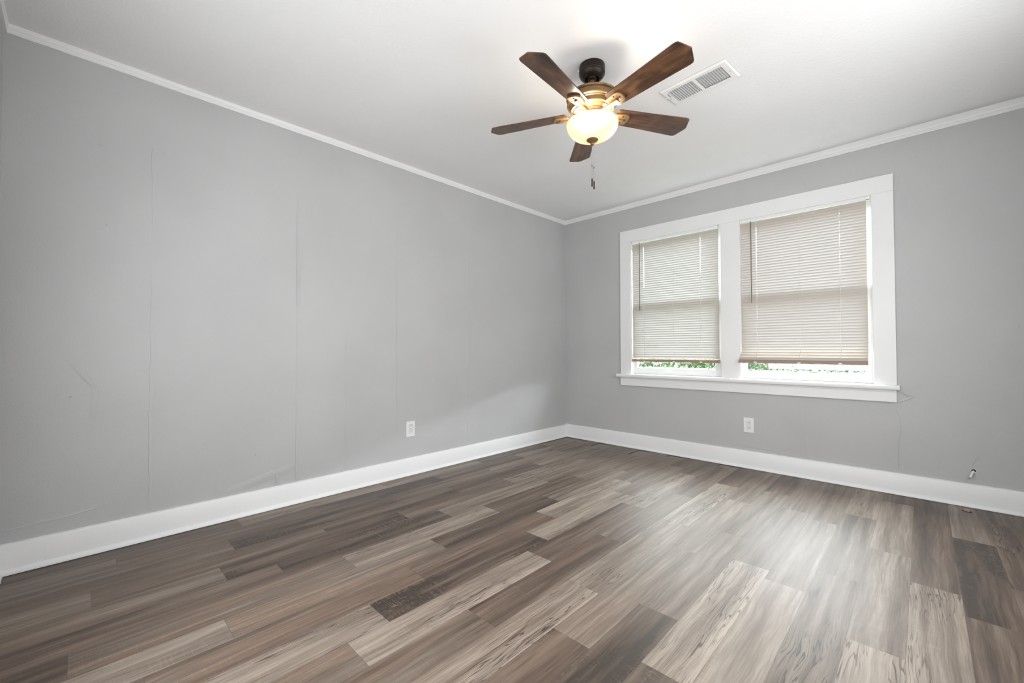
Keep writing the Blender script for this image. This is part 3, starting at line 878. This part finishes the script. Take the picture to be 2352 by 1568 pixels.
# ------------------------------------------------------------------ outside
g = NT('lawn'); o_ = g.obj()
cg = g.ramp(g.noise(o_, 2.5, 5, 0.7), [(.35, (.007, .011, .004)), (.6, (.012, .018, .008)), (.75, (.02, .021, .014))])
lawn_m = g.done(g.bsdf(cg, .9))
bm = bmesh.new()
vs = [bm.verts.new(p) for p in ((-40, -40, -.65), (45, -40, -.65), (45, 60, -.65), (-40, 60, -.65))]; bm.faces.new(vs)
lw = obj('ground_lawn', bm, lawn_m); lw['kind'] = 'structure'
def mat_leaf(name, a, b):
    g = NT(name); o_ = g.obj()
    c = g.mix(g.noise(o_, 6, 3), a, b)
    df = g.n('ShaderNodeBsdfDiffuse', {0: c}); tr = g.n('ShaderNodeBsdfTranslucent', {0: c})
    return g.done(g.n('ShaderNodeMixShader', {0: .3, 1: df, 2: tr}))
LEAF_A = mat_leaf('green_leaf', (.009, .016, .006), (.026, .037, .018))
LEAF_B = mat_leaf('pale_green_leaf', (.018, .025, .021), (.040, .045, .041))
STEMM = mat_simple('bark', (.10, .08, .06), .9)
def shrub(loc, rx, rz, n, mat, label, seed):
    rg = random.Random(seed)
    root = empty('shrub', loc); tag(root, label, 'shrub', 'shrubs outside the window')
    bm = bmesh.new()
    for i in range(n):
        a, b, q = rg.uniform(0, 2*PI), math.acos(rg.uniform(-1, 1)), rg.uniform(.35, 1)**.5
        c = Vector((rx*q*math.sin(b)*math.cos(a), rx*.7*q*math.sin(b)*math.sin(a), rz+rz*q*math.cos(b)))
        s = rg.uniform(.04, .08)
        m = Matrix.Translation(c) @ Matrix.Rotation(rg.uniform(0, 6.3), 4, 'Z') @ Matrix.Rotation(rg.uniform(-1.2, 1.2), 4, 'X')
        v = [bm.verts.new(m @ Vector(p)) for p in ((0, -s, 0), (s*.45, 0, .01), (0, s, 0), (-s*.45, 0, .01))]
        bm.faces.new(v)
    obj('foliage', bm, mat, root)
    bm = bmesh.new()
    for i in range(5):
        a = i*1.26
        add_tube(bm, [(0, 0, 0), (rx*.25*math.cos(a), rx*.2*math.sin(a), rz*.7), (rx*.6*math.cos(a), rx*.4*math.sin(a), rz*1.4)], [.02, .014, .006], 6)
    obj('stem', bm, STEMM, root)
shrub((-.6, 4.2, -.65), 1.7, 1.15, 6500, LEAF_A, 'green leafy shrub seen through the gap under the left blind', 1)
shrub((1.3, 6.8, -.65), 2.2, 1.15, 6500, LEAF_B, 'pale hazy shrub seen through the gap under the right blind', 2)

# tall hedge closing the garden: it hides the low sky
def hedge():
    bm = bmesh.new()
    path = [(-9, 10.0), (13, 10.0), (14.0, 9.0), (14.0, -3.0)]
    P = []
    for a, b in zip(path, path[1:]):
        L = math.hypot(b[0]-a[0], b[1]-a[1]); n = max(2, int(L/.35))
        for i in range(n): P.append((a[0]+(b[0]-a[0])*i/n, a[1]+(b[1]-a[1])*i/n))
    P.append(path[-1])
    zs = lin(-.65, 3.3, 12)
    rows = []
    for i, (x, y) in enumerate(P):
        col = []
        nx, ny = (0, -1) if y > 9.5 else (-1, 0)
        for j, z in enumerate(zs):
            k = .35*mnoise.noise(Vector((x*.9, y*.9, z*1.1)))+.15*mnoise.noise(Vector((x*3, y*3, z*3)))
            col.append(bm.verts.new((x+nx*k, y+ny*k, z+(.4*mnoise.noise(Vector((x*.6, y*.6, 0))) if j == len(zs)-1 else 0))))
        for j in range(len(zs)-1, -1, -4):     # back of the hedge
            col.append(bm.verts.new((x-nx*1.2, y-ny*1.2, zs[j])))
        rows.append(col)
    for a, b in zip(rows, rows[1:]):
        for j in range(len(a)-1): bm.faces.new((a[j], a[j+1], b[j+1], b[j]))
    g = NT('hedge_leaves'); o_ = g.obj()
    c = g.ramp(g.noise(o_, 7, 6, 0.75), [(.36, (.004, .009, .003)), (.52, (.016, .026, .012)), (.66, (.045, .055, .040))])
    o = obj('hedge', bm, g.done(g.bsdf(c, .9)), smooth=True)
    tag(o, 'tall dense green hedge closing the garden behind the shrubs outside the window', 'hedge', kind='stuff')
hedge()
